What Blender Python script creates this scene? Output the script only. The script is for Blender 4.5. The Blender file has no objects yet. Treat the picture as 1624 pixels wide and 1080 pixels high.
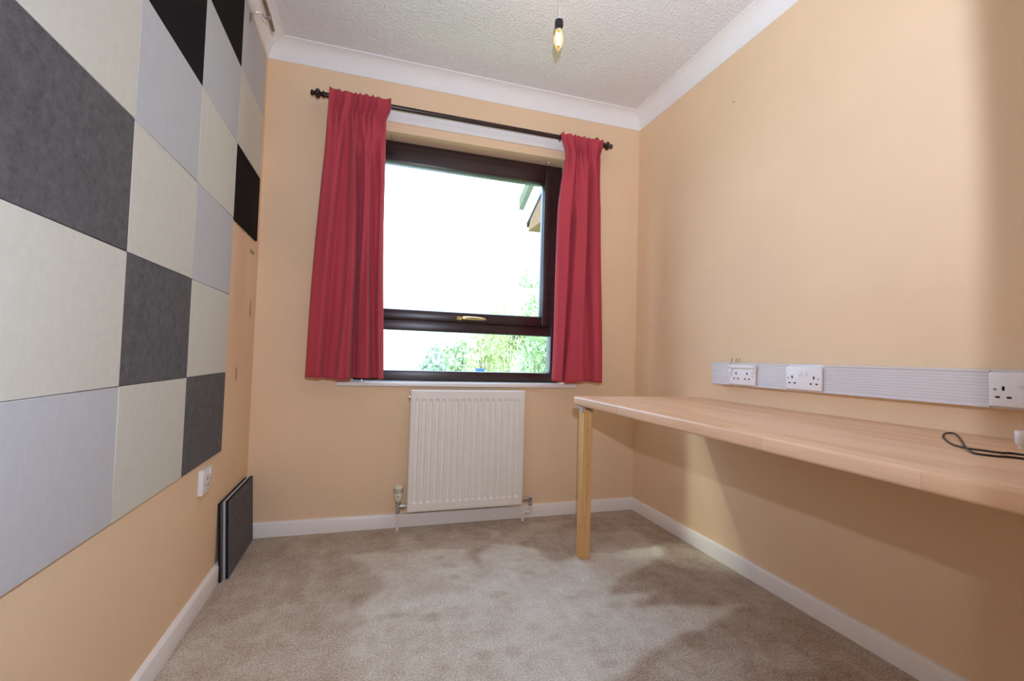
import bpy, bmesh, math, random
from mathutils import Vector, Matrix

# ------------------------------------------------------------------ camera, world, lights, exposure
SC = bpy.context.scene
COL = SC.collection
XL, XR, D, ZC = -0.5316, 1.5675, 2.5064, 0.8955      # left wall, right wall, window wall, eye height
CEIL, COVE = 2.4176, 2.3351
YF = -0.75                                            # wall behind the camera

cam = bpy.data.cameras.new('camera'); camo = bpy.data.objects.new('camera', cam); COL.objects.link(camo)
cam.sensor_fit = 'HORIZONTAL'; cam.sensor_width = 36.0; cam.lens = 735.838 / 1624 * 36
cam.clip_start = 0.02; cam.clip_end = 300
RT = Vector((0.95503516, -0.29501276, 0.02958584)); DN = Vector((0.03905639, 0.02626049, -0.99889188)); FW = Vector((0.29390891, 0.95513238, 0.03660182))
m3 = Matrix((RT, -DN, -FW)).transposed()
camo.matrix_world = Matrix.Translation((0, 0, ZC)) @ m3.to_4x4()
SC.camera = camo

SC.view_settings.view_transform = 'Standard'; SC.view_settings.look = 'None'
SC.view_settings.gamma = 1.0; SC.view_settings.use_curve_mapping = False
SC.view_settings.exposure = 0.1
SC.cycles.use_denoising = True
SC.cycles.max_bounces = 12; SC.cycles.diffuse_bounces = 8; SC.cycles.transparent_max_bounces = 16

world = bpy.data.worlds.new('sky'); SC.world = world; world.use_nodes = True
bg = world.node_tree.nodes['Background']
bg.inputs[0].default_value = (0.72, 1.0, 1.42, 1); bg.inputs[1].default_value = 4.7

def look(o, direction):
    o.rotation_euler = Vector(direction).to_track_quat('-Z', 'Y').to_euler()

sun = bpy.data.lights.new('sun', 'SUN'); sun.energy = 1.35; sun.angle = 0.09; sun.color = (0.9, 1.0, 0.88)
suno = bpy.data.objects.new('sun', sun); COL.objects.link(suno); suno.location = (-8, 10, 9)
look(suno, (0.49, -0.31, -0.57))     # hazy sun, high to the left outside the window

# the flash on top of the photographer's camera (its shadow of the bulb shows on the ceiling)
fl = bpy.data.lights.new('camera_flash', 'SPOT'); fl.energy = 100; fl.shadow_soft_size = 0.012
fl.spot_size = math.radians(170); fl.spot_blend = 0.05; fl.color = (0.90, 1.0, 1.26)
flo = bpy.data.objects.new('camera_flash', fl); COL.objects.link(flo); flo.location = (0.035, 0.0, 1.15)
a_ = math.radians(-21.6)
look(flo, (math.sin(a_), math.cos(a_), 0.0))
# beam of the flash head: how its output varies with direction (base, then soft lobes along world directions)
BEAM_BASE, BEAM = 0.0, (((.65, .2, .7), 0.44), ((.5, .6, .6), 0.70), ((0, 1, 0), 0.38), ((-.6, .6, -.5), 0.22), ((.2, .3, .95), 0.46))
fl.use_nodes = True
ft = fl.node_tree; fe = [n for n in ft.nodes if n.type == 'EMISSION'][0]
tc = ft.nodes.new('ShaderNodeTexCoord'); tot = None
for ax_, wt in BEAM:
    vm = ft.nodes.new('ShaderNodeVectorMath'); vm.operation = 'DOT_PRODUCT'; ft.links.new(tc.outputs['Normal'], vm.inputs[0])
    vm.inputs[1].default_value = flo.rotation_euler.to_matrix().inverted() @ Vector(ax_).normalized()
    mx = ft.nodes.new('ShaderNodeMath'); mx.operation = 'MAXIMUM'; mx.inputs[1].default_value = 0.0; ft.links.new(vm.outputs['Value'], mx.inputs[0])
    pw = ft.nodes.new('ShaderNodeMath'); pw.operation = 'POWER'; pw.inputs[1].default_value = 3.0; ft.links.new(mx.outputs[0], pw.inputs[0])
    ma = ft.nodes.new('ShaderNodeMath'); ma.operation = 'MULTIPLY_ADD'; ft.links.new(pw.outputs[0], ma.inputs[0]); ma.inputs[1].default_value = wt
    if tot is None: ma.inputs[2].default_value = BEAM_BASE
    else: ft.links.new(tot, ma.inputs[2])
    tot = ma.outputs[0]
ft.links.new(tot, fe.inputs['Strength'])

# portal that guides sky light through the window opening (emits nothing itself)
po = bpy.data.lights.new('window_portal', 'AREA'); po.shape = 'RECTANGLE'; po.size = 1.18; po.size_y = 1.33
po.cycles.is_portal = True
poo = bpy.data.objects.new('window_portal', po); COL.objects.link(poo); poo.location = (0.508, D + 0.18, 1.411)
look(poo, (0, -1, 0))

# ------------------------------------------------------------------ materials
MATS = {}
class NT:
    def __init__(s, name, rough=0.6, spec=0.3, metal=0.0):
        s.m = bpy.data.materials.new(name); s.m.use_nodes = True
        s.t = s.m.node_tree; s.p = s.t.nodes['Principled BSDF']; s.out = s.t.nodes['Material Output']
        s.p.inputs['Roughness'].default_value = rough; s.p.inputs['Specular IOR Level'].default_value = spec
        s.p.inputs['Metallic'].default_value = metal
        MATS[name] = s.m
    def n(s, typ, **kw):
        nd = s.t.nodes.new(typ)
        for k, v in kw.items():
            if k in nd.inputs.keys(): nd.inputs[k].default_value = v
            else: setattr(nd, k, v)
        return nd
    def l(s, a, b): s.t.links.new(a, b)
    def coords(s, scale=(1, 1, 1)):
        tc = s.n('ShaderNodeTexCoord'); mp = s.n('ShaderNodeMapping'); mp.inputs['Scale'].default_value = scale
        s.l(tc.outputs['Object'], mp.inputs[0]); return mp.outputs[0]
    def noise(s, vec, scale, detail=3, rough=0.5):
        nd = s.n('ShaderNodeTexNoise'); nd.inputs['Scale'].default_value = scale
        nd.inputs['Detail'].default_value = detail; nd.inputs['Roughness'].default_value = rough
        s.l(vec, nd.inputs['Vector']); return nd.outputs[0]
    def ramp(s, fac, stops):
        nd = s.n('ShaderNodeValToRGB'); e = nd.color_ramp.elements
        while len(e) < len(stops): e.new(0.5)
        for el, (p, c) in zip(e, stops): el.position = p; el.color = (c[0], c[1], c[2], 1)
        s.l(fac, nd.inputs[0]); return nd.outputs[0]
    def base(s, c):
        if isinstance(c, tuple): s.p.inputs['Base Color'].default_value = (c[0], c[1], c[2], 1)
        else: s.l(c, s.p.inputs['Base Color'])
    def bump(s, h, strength, dist):
        nd = s.n('ShaderNodeBump'); nd.inputs['Strength'].default_value = strength; nd.inputs['Distance'].default_value = dist
        s.l(h, nd.inputs['Height']); s.l(nd.outputs[0], s.p.inputs['Normal'])

def srgb(r, g, b):
    f = lambda v: v / 12.92 if v <= 0.04045 else ((v + 0.055) / 1.055) ** 2.4
    return (f(r / 255), f(g / 255), f(b / 255))
def mul(c, k): return tuple(min(1, v * k) for v in c)

def flat(name, c, rough=0.5, spec=0.35, metal=0.0, var=0.04, scale=14):
    t = NT(name, rough, spec, metal)
    t.base(t.ramp(t.noise(t.coords(), scale, 3), [(0.3, mul(c, 1 - var)), (0.7, mul(c, 1 + var))]))
    return t.m

def wall_mat(name, c):
    t = NT(name, 0.75, 0.18)
    v = t.coords()
    t.base(t.ramp(t.noise(v, 1.7, 4, 0.55), [(0.3, mul(c, 0.955)), (0.7, mul(c, 1.03))]))
    t.bump(t.noise(v, 120, 3, 0.6), 0.12, 0.004)
    return t.m
PEACH = srgb(236, 208, 172)
wall_mat('peach_paint', PEACH)
wall_mat('pale_patch_paint', srgb(250, 224, 190))
flat('white_gloss', srgb(238, 236, 232), 0.28, 0.45, var=0.01)
flat('cove_white', srgb(240, 240, 238), 0.7, 0.2, var=0.012)
flat('white_plastic', srgb(214, 211, 211), 0.3, 0.45, var=0.01)
flat('socket_white', srgb(232, 231, 231), 0.3, 0.45, var=0.01)
flat('cream_plastic', srgb(226, 222, 200), 0.35, 0.45, var=0.02)
flat('radiator_white', srgb(240, 236, 228), 0.32, 0.45, var=0.01)
flat('pipe_white', srgb(232, 228, 218), 0.4, 0.4, var=0.02)
flat('chrome', (0.62, 0.62, 0.63), 0.18, 0.5, 1.0, var=0.05, scale=60)
flat('steel', (0.36, 0.32, 0.29), 0.34, 0.5, 1.0, var=0.1, scale=50)
flat('galvanised', (0.55, 0.57, 0.6), 0.4, 0.5, 1.0, var=0.12, scale=120)
flat('brass', (0.78, 0.6, 0.28), 0.22, 0.5, 1.0, var=0.05, scale=40)
flat('dark_slot', (0.012, 0.012, 0.012), 0.7, 0.1)
flat('black_rubber', (0.018, 0.018, 0.019), 0.45, 0.4)
flat('grey_mark', srgb(168, 150, 128), 0.8, 0.1, var=0.1, scale=80)
flat('lamp_holder_black', (0.012, 0.013, 0.014), 0.3, 0.45)
flat('clear_flex', srgb(226, 220, 210), 0.4, 0.4)

def ceiling_mat():
    t = NT('artex_ceiling', 0.8, 0.12); v = t.coords()
    t.base(t.ramp(t.noise(v, 2, 3), [(0.3, srgb(236, 236, 236)), (0.7, srgb(240, 240, 240))]))
    vo = t.n('ShaderNodeTexVoronoi'); vo.inputs['Scale'].default_value = 85; t.l(v, vo.inputs['Vector'])
    mx = t.n('ShaderNodeMath', operation='ADD'); t.l(t.noise(v, 150, 4, 0.7), mx.inputs[0]); t.l(vo.outputs['Distance'], mx.inputs[1])
    t.bump(mx.outputs[0], 0.75, 0.006)
ceiling_mat()

def felt(name, c, mott, fib):
    t = NT(name, 0.95, 0.08); v = t.coords()
    big = t.noise(v, 55, 5, 0.65)
    fine = t.noise(t.coords((420, 420, 900)), 1.0, 2, 0.6)
    mx = t.n('ShaderNodeMix', data_type='FLOAT'); mx.inputs[0].default_value = 0.45
    t.l(big, mx.inputs[2]); t.l(fine, mx.inputs[3])
    t.base(t.ramp(mx.outputs[0], [(0.36, mul(c, 1 - mott)), (0.66, mul(c, 1 + fib))]))
    t.p.inputs['Sheen Weight'].default_value = 0.0 if 'black' in name else 0.06; t.p.inputs['Sheen Roughness'].default_value = 0.6
    t.bump(fine, 0.25, 0.002)
felt('cream_felt', srgb(208, 207, 194), 0.05, 0.05)
felt('grey_felt', srgb(192, 194, 196), 0.05, 0.05)
felt('charcoal_felt', srgb(90, 88, 88), 0.35, 0.4)
felt('black_felt', srgb(34, 31, 31), 0.2, 0.2)
flat('panel_edge', srgb(196, 194, 190), 0.8, 0.1)
flat('panel_edge_dark', srgb(34, 35, 42), 0.8, 0.1)

def curtain_mat():
    t = NT('red_cloth', 0.75, 0.12); v = t.coords((260, 260, 1100))
    n = t.noise(v, 1.0, 2, 0.6); n2 = t.noise(t.coords((9, 9, 3)), 1.0, 3)
    mx = t.n('ShaderNodeMix', data_type='FLOAT'); mx.inputs[0].default_value = 0.4; t.l(n, mx.inputs[2]); t.l(n2, mx.inputs[3])
    c = srgb(196, 76, 88)
    t.base(t.ramp(mx.outputs[0], [(0.3, mul(c, 0.86)), (0.7, mul(c, 1.14))]))
    t.p.inputs['Sheen Weight'].default_value = 0.12
    t.bump(n, 0.2, 0.001)
    tr = t.n('ShaderNodeBsdfTranslucent'); tr.inputs[0].default_value = (0.62, 0.05, 0.09, 1)
    ms = t.n('ShaderNodeMixShader'); ms.inputs[0].default_value = 0.12
    t.l(t.p.outputs[0], ms.inputs[1]); t.l(tr.outputs[0], ms.inputs[2]); t.l(ms.outputs[0], t.out.inputs[0])
curtain_mat()
flat('curtain_tape', srgb(232, 214, 205), 0.8, 0.1)

def dark_wood(name, a, b, rough):
    t = NT(name, rough, 0.6)
    t.base(t.ramp(t.noise(t.coords((3, 40, 40)), 1.0, 4, 0.6), [(0.3, a), (0.7, b)]))
dark_wood('pole_wood', srgb(30, 17, 15), srgb(58, 30, 25), 0.32)
dark_wood('window_brown', srgb(40, 24, 26), srgb(54, 34, 34), 0.35)

def beech():
    t = NT('beech_blocks', 0.38, 0.4)
    v = t.coords()
    # staves: 40 mm strips along y, random lengths
    sw = t.n('ShaderNodeMapping'); sw.inputs['Rotation'].default_value = (0, 0, math.pi / 2); t.l(v, sw.inputs[0])
    br = t.n('ShaderNodeTexBrick'); t.l(sw.outputs[0], br.inputs['Vector'])
    br.offset = 0.37; br.offset_frequency = 2; br.squash = 1.0
    br.inputs['Color1'].default_value = (*srgb(226, 184, 148), 1); br.inputs['Color2'].default_value = (*srgb(238, 203, 170), 1)
    br.inputs['Mortar'].default_value = (*srgb(216, 172, 136), 1); br.inputs['Mortar Size'].default_value = 0.0006
    br.inputs['Scale'].default_value = 1.0; br.inputs['Brick Width'].default_value = 0.34; br.inputs['Row Height'].default_value = 0.04
    gr = t.noise(t.coords((150, 5, 150)), 1.0, 4, 0.6)
    g2 = t.ramp(gr, [(0.3, (0.9, 0.88, 0.86)), (0.7, (1.04, 1.04, 1.04))])
    mx = t.n('ShaderNodeMix', data_type='RGBA', blend_type='MULTIPLY'); mx.inputs[0].default_value = 1.0
    t.l(br.outputs['Color'], mx.inputs[6]); t.l(g2, mx.inputs[7]); t.base(mx.outputs[2])
beech()
def pine():
    t = NT('pine', 0.5, 0.3)
    g = t.noise(t.coords((60, 60, 3)), 1.0, 4, 0.6)
    c = t.ramp(g, [(0.3, srgb(214, 166, 104)), (0.7, srgb(236, 196, 138))])
    vo = t.n('ShaderNodeTexVoronoi'); vo.inputs['Scale'].default_value = 1.0; t.l(t.coords((14, 14, 9)), vo.inputs['Vector'])
    k = t.ramp(vo.outputs['Distance'], [(0.05, (0.35, 0.2, 0.12)), (0.13, (1, 1, 1))])
    mx = t.n('ShaderNodeMix', data_type='RGBA', blend_type='MULTIPLY'); mx.inputs[0].default_value = 1.0
    t.l(c, mx.inputs[6]); t.l(k, mx.inputs[7]); t.base(mx.outputs[2])
pine()

def carpet():
    t = NT('carpet_pile', 0.95, 0.05); v = t.coords()
    at = t.n('ShaderNodeAttribute', attribute_name='nap_and_light')
    fine = t.noise(v, 170, 2, 0.8); mid = t.noise(v, 90, 3, 0.6)
    a = t.n('ShaderNodeMath', operation='MULTIPLY_ADD'); t.l(fine, a.inputs[0]); a.inputs[1].default_value = 1.5; t.l(at.outputs['Fac'], a.inputs[2])
    b = t.n('ShaderNodeMath', operation='MULTIPLY_ADD'); t.l(mid, b.inputs[0]); b.inputs[1].default_value = 0.35; t.l(a.outputs[0], b.inputs[2])
    s = t.n('ShaderNodeMath', operation='SUBTRACT'); t.l(b.outputs[0], s.inputs[0]); s.inputs[1].default_value = 0.92
    t.base(t.ramp(s.outputs[0], [(0.0, srgb(152, 126, 100)), (0.5, srgb(209, 200, 183)), (1.0, srgb(248, 253, 244))]))
    mx = t.n('ShaderNodeMath', operation='ADD'); t.l(fine, mx.inputs[0]); t.l(mid, mx.inputs[1])
    t.bump(mx.outputs[0], 0.6, 0.008)
    t.p.inputs['Sheen Weight'].default_value = 0.2
carpet()

def glass():
    t = NT('window_glass', 0.02, 0.5)
    g = t.n('ShaderNodeBsdfGlossy'); g.inputs['Roughness'].default_value = 0.02
    tr = t.n('ShaderNodeBsdfTransparent'); tr.inputs[0].default_value = (0.97, 0.985, 0.98, 1)
    lw = t.n('ShaderNodeLayerWeight'); lw.inputs[0].default_value = 0.5
    pw = t.n('ShaderNodeMath', operation='POWER'); t.l(lw.outputs['Facing'], pw.inputs[0]); pw.inputs[1].default_value = 5.0
    fr = t.n('ShaderNodeMath', operation='MULTIPLY_ADD'); t.l(pw.outputs[0], fr.inputs[0]); fr.inputs[1].default_value = 0.9; fr.inputs[2].default_value = 0.02
    ms = t.n('ShaderNodeMixShader'); t.l(fr.outputs[0], ms.inputs[0]); t.l(tr.outputs[0], ms.inputs[1]); t.l(g.outputs[0], ms.inputs[2])
    t.l(ms.outputs[0], t.out.inputs[0])
glass()
def glow():
    t = NT('lit_glass', 0.05, 0.5); e = t.n('ShaderNodeEmission'); e.inputs[0].default_value = (1, 0.72, 0.34, 1); e.inputs[1].default_value = 2.2
    tr = t.n('ShaderNodeBsdfTransparent'); tr.inputs[0].default_value = (0.72, 0.55, 0.38, 1)
    lw = t.n('ShaderNodeLayerWeight'); lw.inputs[0].default_value = 0.35
    ms = t.n('ShaderNodeMixShader'); t.l(lw.outputs['Facing'], ms.inputs[0]); t.l(tr.outputs[0], ms.inputs[1]); t.l(e.outputs[0], ms.inputs[2])
    t.l(ms.outputs[0], t.out.inputs[0])
    t = NT('lit_filament', 0.5); e = t.n('ShaderNodeEmission'); e.inputs[0].default_value = (1, 0.74, 0.4, 1); e.inputs[1].default_value = 60
    t.l(e.outputs[0], t.out.inputs[0])
glow()
# outdoors
flat('leaf_green', srgb(170, 188, 136), 0.6, 0.3, var=0.35, scale=6)
flat('leaf_yellow_green', srgb(198, 204, 146), 0.6, 0.3, var=0.3, scale=6)
flat('leaf_grey_green', srgb(178, 188, 166), 0.6, 0.3, var=0.25, scale=6)
flat('bark', srgb(160, 146, 120), 0.9, 0.1, var=0.2)
flat('grass_ground', srgb(150, 168, 104), 0.9, 0.1, var=0.25, scale=3)
flat('pale_paving', srgb(226, 222, 212), 0.85, 0.15, var=0.06, scale=3)
flat('pale_render', srgb(240, 236, 226), 0.85, 0.15, var=0.03, scale=3)
flat('pale_tiles', srgb(226, 208, 194), 0.8, 0.15, var=0.08, scale=9)
flat('tan_boarding', srgb(122, 92, 58), 0.7, 0.2, var=0.1, scale=7)
flat('white_board', srgb(240, 242, 244), 0.5, 0.3, var=0.01)
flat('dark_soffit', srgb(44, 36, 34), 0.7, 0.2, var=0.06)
flat('mossy_mortar', srgb(106, 108, 84), 0.9, 0.1, var=0.15, scale=9)
flat('blue_glaze', srgb(70, 104, 150), 0.4, 0.4, var=0.1)

# ------------------------------------------------------------------ helpers
def link(name, me, mat, parent=None, smooth=False):
    o = bpy.data.objects.new(name, me); COL.objects.link(o)
    if mat: me.materials.append(MATS[mat])
    if parent is not None: o.parent = parent
    if smooth:
        for p in me.polygons: p.use_smooth = True
    return o
def empty(name, loc=(0, 0, 0)):
    o = bpy.data.objects.new(name, None); COL.objects.link(o); o.location = loc; o.empty_display_size = 0.05; return o
def tag(o, label, cat, group=None):
    o['label'] = label; o['category'] = cat
    if group: o['group'] = group
    return o
def struct(o): o['kind'] = 'structure'; return o

class MB:
    """collects shapes for one mesh (world coordinates, shifted to the parent's origin on build)"""
    def __init__(s): s.bm = bmesh.new()
    def box(s, x0, x1, y0, y1, z0, z1, bev=0.0, seg=2, mat=None):
        vs = [s.bm.verts.new((x, y, z)) for x in (x0, x1) for y in (y0, y1) for z in (z0, z1)]
        fs = [(0, 1, 3, 2), (4, 6, 7, 5), (0, 4, 5, 1), (2, 3, 7, 6), (0, 2, 6, 4), (1, 5, 7, 3)]
        faces = [s.bm.faces.new([vs[i] for i in f]) for f in fs]
        if mat is not None:
            for v in vs: v.co = mat @ v.co
        if bev > 0:
            es = list({e for f in faces for e in f.edges})
            bmesh.ops.bevel(s.bm, geom=es, offset=bev, segments=seg, profile=0.5, affect='EDGES')
        return s
    def rings(s, rings, cap=True, closed=True):
        R = [[s.bm.verts.new(p) for p in r] for r in rings]; n = len(R[0])
        for a, b in zip(R, R[1:]):
            for i in range(n if closed else n - 1):
                j = (i + 1) % n; s.bm.faces.new((a[i], a[j], b[j], b[i]))
        if cap and closed:
            s.bm.faces.new(R[0][::-1]); s.bm.faces.new(R[-1])
        return s
    def lathe(s, prof, origin, axis, n=20):
        """prof: (distance along axis, radius)"""
        ax = Vector(axis).normalized(); u = ax.orthogonal().normalized(); w = ax.cross(u); o = Vector(origin)
        s.rings([[o + ax * d + (u * math.cos(2 * math.pi * k / n) + w * math.sin(2 * math.pi * k / n)) * max(r, 1e-5) for k in range(n)] for d, r in prof])
        return s
    def tube(s, pts, r, n=10, ref=None):
        pts = [Vector(p) for p in pts]; rings = []; u = None
        for i, p in enumerate(pts):
            t = (pts[min(i + 1, len(pts) - 1)] - pts[max(i - 1, 0)]).normalized()
            u = t.orthogonal().normalized() if u is None else (u - t * u.dot(t)).normalized()
            w = t.cross(u); rr = r[i] if isinstance(r, (list, tuple)) else r
            rings.append([p + (u * math.cos(2 * math.pi * k / n) + w * math.sin(2 * math.pi * k / n)) * rr for k in range(n)])
        s.rings(rings); return s
    def quad(s, a, b, c, d):
        s.bm.faces.new([s.bm.verts.new(p) for p in (a, b, c, d)]); return s
    def prism(s, poly, ext):
        e = Vector(ext); A = [s.bm.verts.new(p) for p in poly]; B = [s.bm.verts.new(Vector(p) + e) for p in poly]
        s.bm.faces.new(A); s.bm.faces.new(B[::-1]); n = len(A)
        for i in range(n): s.bm.faces.new((A[i], B[i], B[(i + 1) % n], A[(i + 1) % n]))
        return s
    def build(s, name, mat, parent=None, smooth=False, origin=None):
        bmesh.ops.recalc_face_normals(s.bm, faces=s.bm.faces)
        off = Vector((0, 0, 0)); q = parent
        while q is not None: off += Vector(q.location); q = q.parent
        loc = Vector((0, 0, 0))
        if parent is None:
            loc = Vector(origin) if origin is not None else Vector((0, 0, 0)); off = loc
        if off.length: bmesh.ops.translate(s.bm, verts=s.bm.verts, vec=-off)
        me = bpy.data.meshes.new(name); s.bm.to_mesh(me); s.bm.free()
        o = link(name, me, mat, parent)
        if parent is None: o.location = loc
        if smooth:
            me.polygons.foreach_set('use_smooth', [True] * len(me.polygons))
            me.set_sharp_from_angle(angle=math.radians(38))
        return o
def box(name, mat, x0, x1, y0, y1, z0, z1, bev=0.0, parent=None, seg=2, origin=None):
    return MB().box(x0, x1, y0, y1, z0, z1, bev, seg).build(name, mat, parent, smooth=bev > 0, origin=origin)

# ------------------------------------------------------------------ room shell
WX0, WX1, WZ0, WZ1 = -0.08, 1.096, 0.750, 2.074       # window opening
DW = D + 0.10                                          # inner face of the window frame
T = 0.175
def wallpiece(*boxes):
    b = MB()
    for q in boxes: b.box(*q)
    return b
struct(wallpiece((XL - .12, XL, YF - .12, D + T, 0, CEIL + .1)).build('wall_left', 'peach_paint'))
struct(wallpiece((XR, XR + .12, YF - .12, D + T, 0, CEIL + .1)).build('wall_right', 'peach_paint'))
struct(wallpiece((XL, WX0, D, D + T, 0, CEIL + .1), (WX1, XR, D, D + T, 0, CEIL + .1),
                 (WX0, WX1, D, D + T, 0, WZ0 - .022), (WX0, WX1, D, D + T, WZ1, CEIL + .1)).build('wall_back', 'peach_paint'))
struct(wallpiece((XL, XR, YF - .12, YF, 0, CEIL + .1)).build('wall_front', 'peach_paint'))
struct(wallpiece((XL - .12, XR + .12, YF - .12, D + T, CEIL, CEIL + .1)).build('ceiling', 'artex_ceiling'))

def run(prof, side, name, mat):
    b = MB(); n = len(prof)
    if side == 'left': A = [(XL + a, YF + a, z) for a, z in prof]; B = [(XL + a, D - a, z) for a, z in prof]
    if side == 'right': A = [(XR - a, YF + a, z) for a, z in prof]; B = [(XR - a, D - a, z) for a, z in prof]
    if side == 'back': A = [(XL + a, D - a, z) for a, z in prof]; B = [(XR - a, D - a, z) for a, z in prof]
    if side == 'front': A = [(XL + a, YF + a, z) for a, z in prof]; B = [(XR - a, YF + a, z) for a, z in prof]
    b.rings([A, B])
    return struct(b.build(name, mat, smooth=True))
base_prof = [(0, 0), (.015, 0), (.015, .061), (.0125, .066), (.009, .0688), (0, .070)]
for sd in ('left', 'right', 'back', 'front'): run(base_prof, sd, 'baseboard_' + sd, 'white_gloss')
h = CEIL - COVE
cove = [(0, COVE), (.005, COVE), (.006, COVE + .005)]
for k in range(1, 12):
    a = math.pi - k / 12 * math.pi / 2
    cove.append((.077 + .071 * math.cos(a), COVE + .005 + .0715 * math.sin(a)))
cove += [(.077, COVE + .0765), (.0835, COVE + .0765), (.0835, CEIL), (0, CEIL)]
for i, sd in enumerate(('left', 'back', 'right', 'front')): run(cove, sd, 'trim_%d' % (i + 1), 'cove_white')

# ---- carpet: vacuum and foot marks; broad pale region also paints in window light
def build_floor():
    rnd = random.Random(4)
    st = 0.008
    nx = int((XR - XL) / st) + 1; ny = int((D - YF) / st) + 1
    verts = []; faces = []; nap_and_light = []; broad = []
    tris = MARKS
    spots = FEET
    def inside(p, poly):
        c = False; j = len(poly) - 1
        for i in range(len(poly)):
            if (poly[i][1] > p[1]) != (poly[j][1] > p[1]) and p[0] < (poly[j][0] - poly[i][0]) * (p[1] - poly[i][1]) / (poly[j][1] - poly[i][1]) + poly[i][0]: c = not c
            j = i
        return c
    from mathutils import noise as mn
    for j in range(ny + 1):
        for i in range(nx + 1):
            x = XL + (XR - XL) * i / nx; y = YF + (D - YF) * j / ny
            w1 = mn.noise((x * 3.1, y * 3.1, 0.3)); w2 = mn.noise((x * 9, y * 9, 1.7)); w3 = mn.noise((x * 26, y * 26, 4.1))
            xx = x + 0.018 * w2 + .006 * w3; yy = y + 0.018 * mn.noise((x * 9, y * 9, 7.7)) + .006 * w3
            v = 0.22 + 0.05 * w1 + 0.05 * w2 + .03 * w3
            vb = 0.0
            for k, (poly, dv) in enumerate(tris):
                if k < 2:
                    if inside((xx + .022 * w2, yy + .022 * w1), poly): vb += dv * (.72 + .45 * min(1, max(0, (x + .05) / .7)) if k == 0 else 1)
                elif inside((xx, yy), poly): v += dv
            for sx, sy, sr, dv in spots:
                dd = math.hypot((xx - sx), (yy - sy) * 1.2) / sr
                if dd < 1.4: v += dv * max(0.0, min(1.0, (1.25 - dd) / 0.4))
            verts.append((x, y, 0.0)); nap_and_light.append(v); broad.append(vb)
    import numpy as np
    def soften(A, n):                                    # the pile leans over gradually at the edge of a mark
        for _ in range(n):
            B = np.pad(A, 1, mode='edge'); A = (B[1:-1, 1:-1] * 2 + B[:-2, 1:-1] + B[2:, 1:-1] + B[1:-1, :-2] + B[1:-1, 2:]) / 6
        return A
    A = soften(np.array(nap_and_light).reshape(ny + 1, nx + 1), 2) + soften(np.array(broad).reshape(ny + 1, nx + 1), 6)
    nap_and_light = []
    for j in range(ny + 1):
        for i in range(nx + 1):
            x = verts[j * (nx + 1) + i][0]; y = verts[j * (nx + 1) + i][1]
            nap_and_light.append(A[j, i] + .13 * mn.noise((x * 13, y * 13, 2.2)) + .11 * mn.noise((x * 34, y * 34, 5.1)) + .10 * mn.noise((x * 5, y * 5, 9.1)))
    for j in range(ny):
        for i in range(nx):
            a = j * (nx + 1) + i; faces.append((a, a + 1, a + nx + 2, a + nx + 1))
    me = bpy.data.meshes.new('floor'); me.from_pydata(verts, [], faces)
    at = me.attributes.new('nap_and_light', 'FLOAT', 'POINT'); at.data.foreach_set('value', nap_and_light)
    o = link('floor', me, 'carpet_pile'); struct(o)
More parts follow.
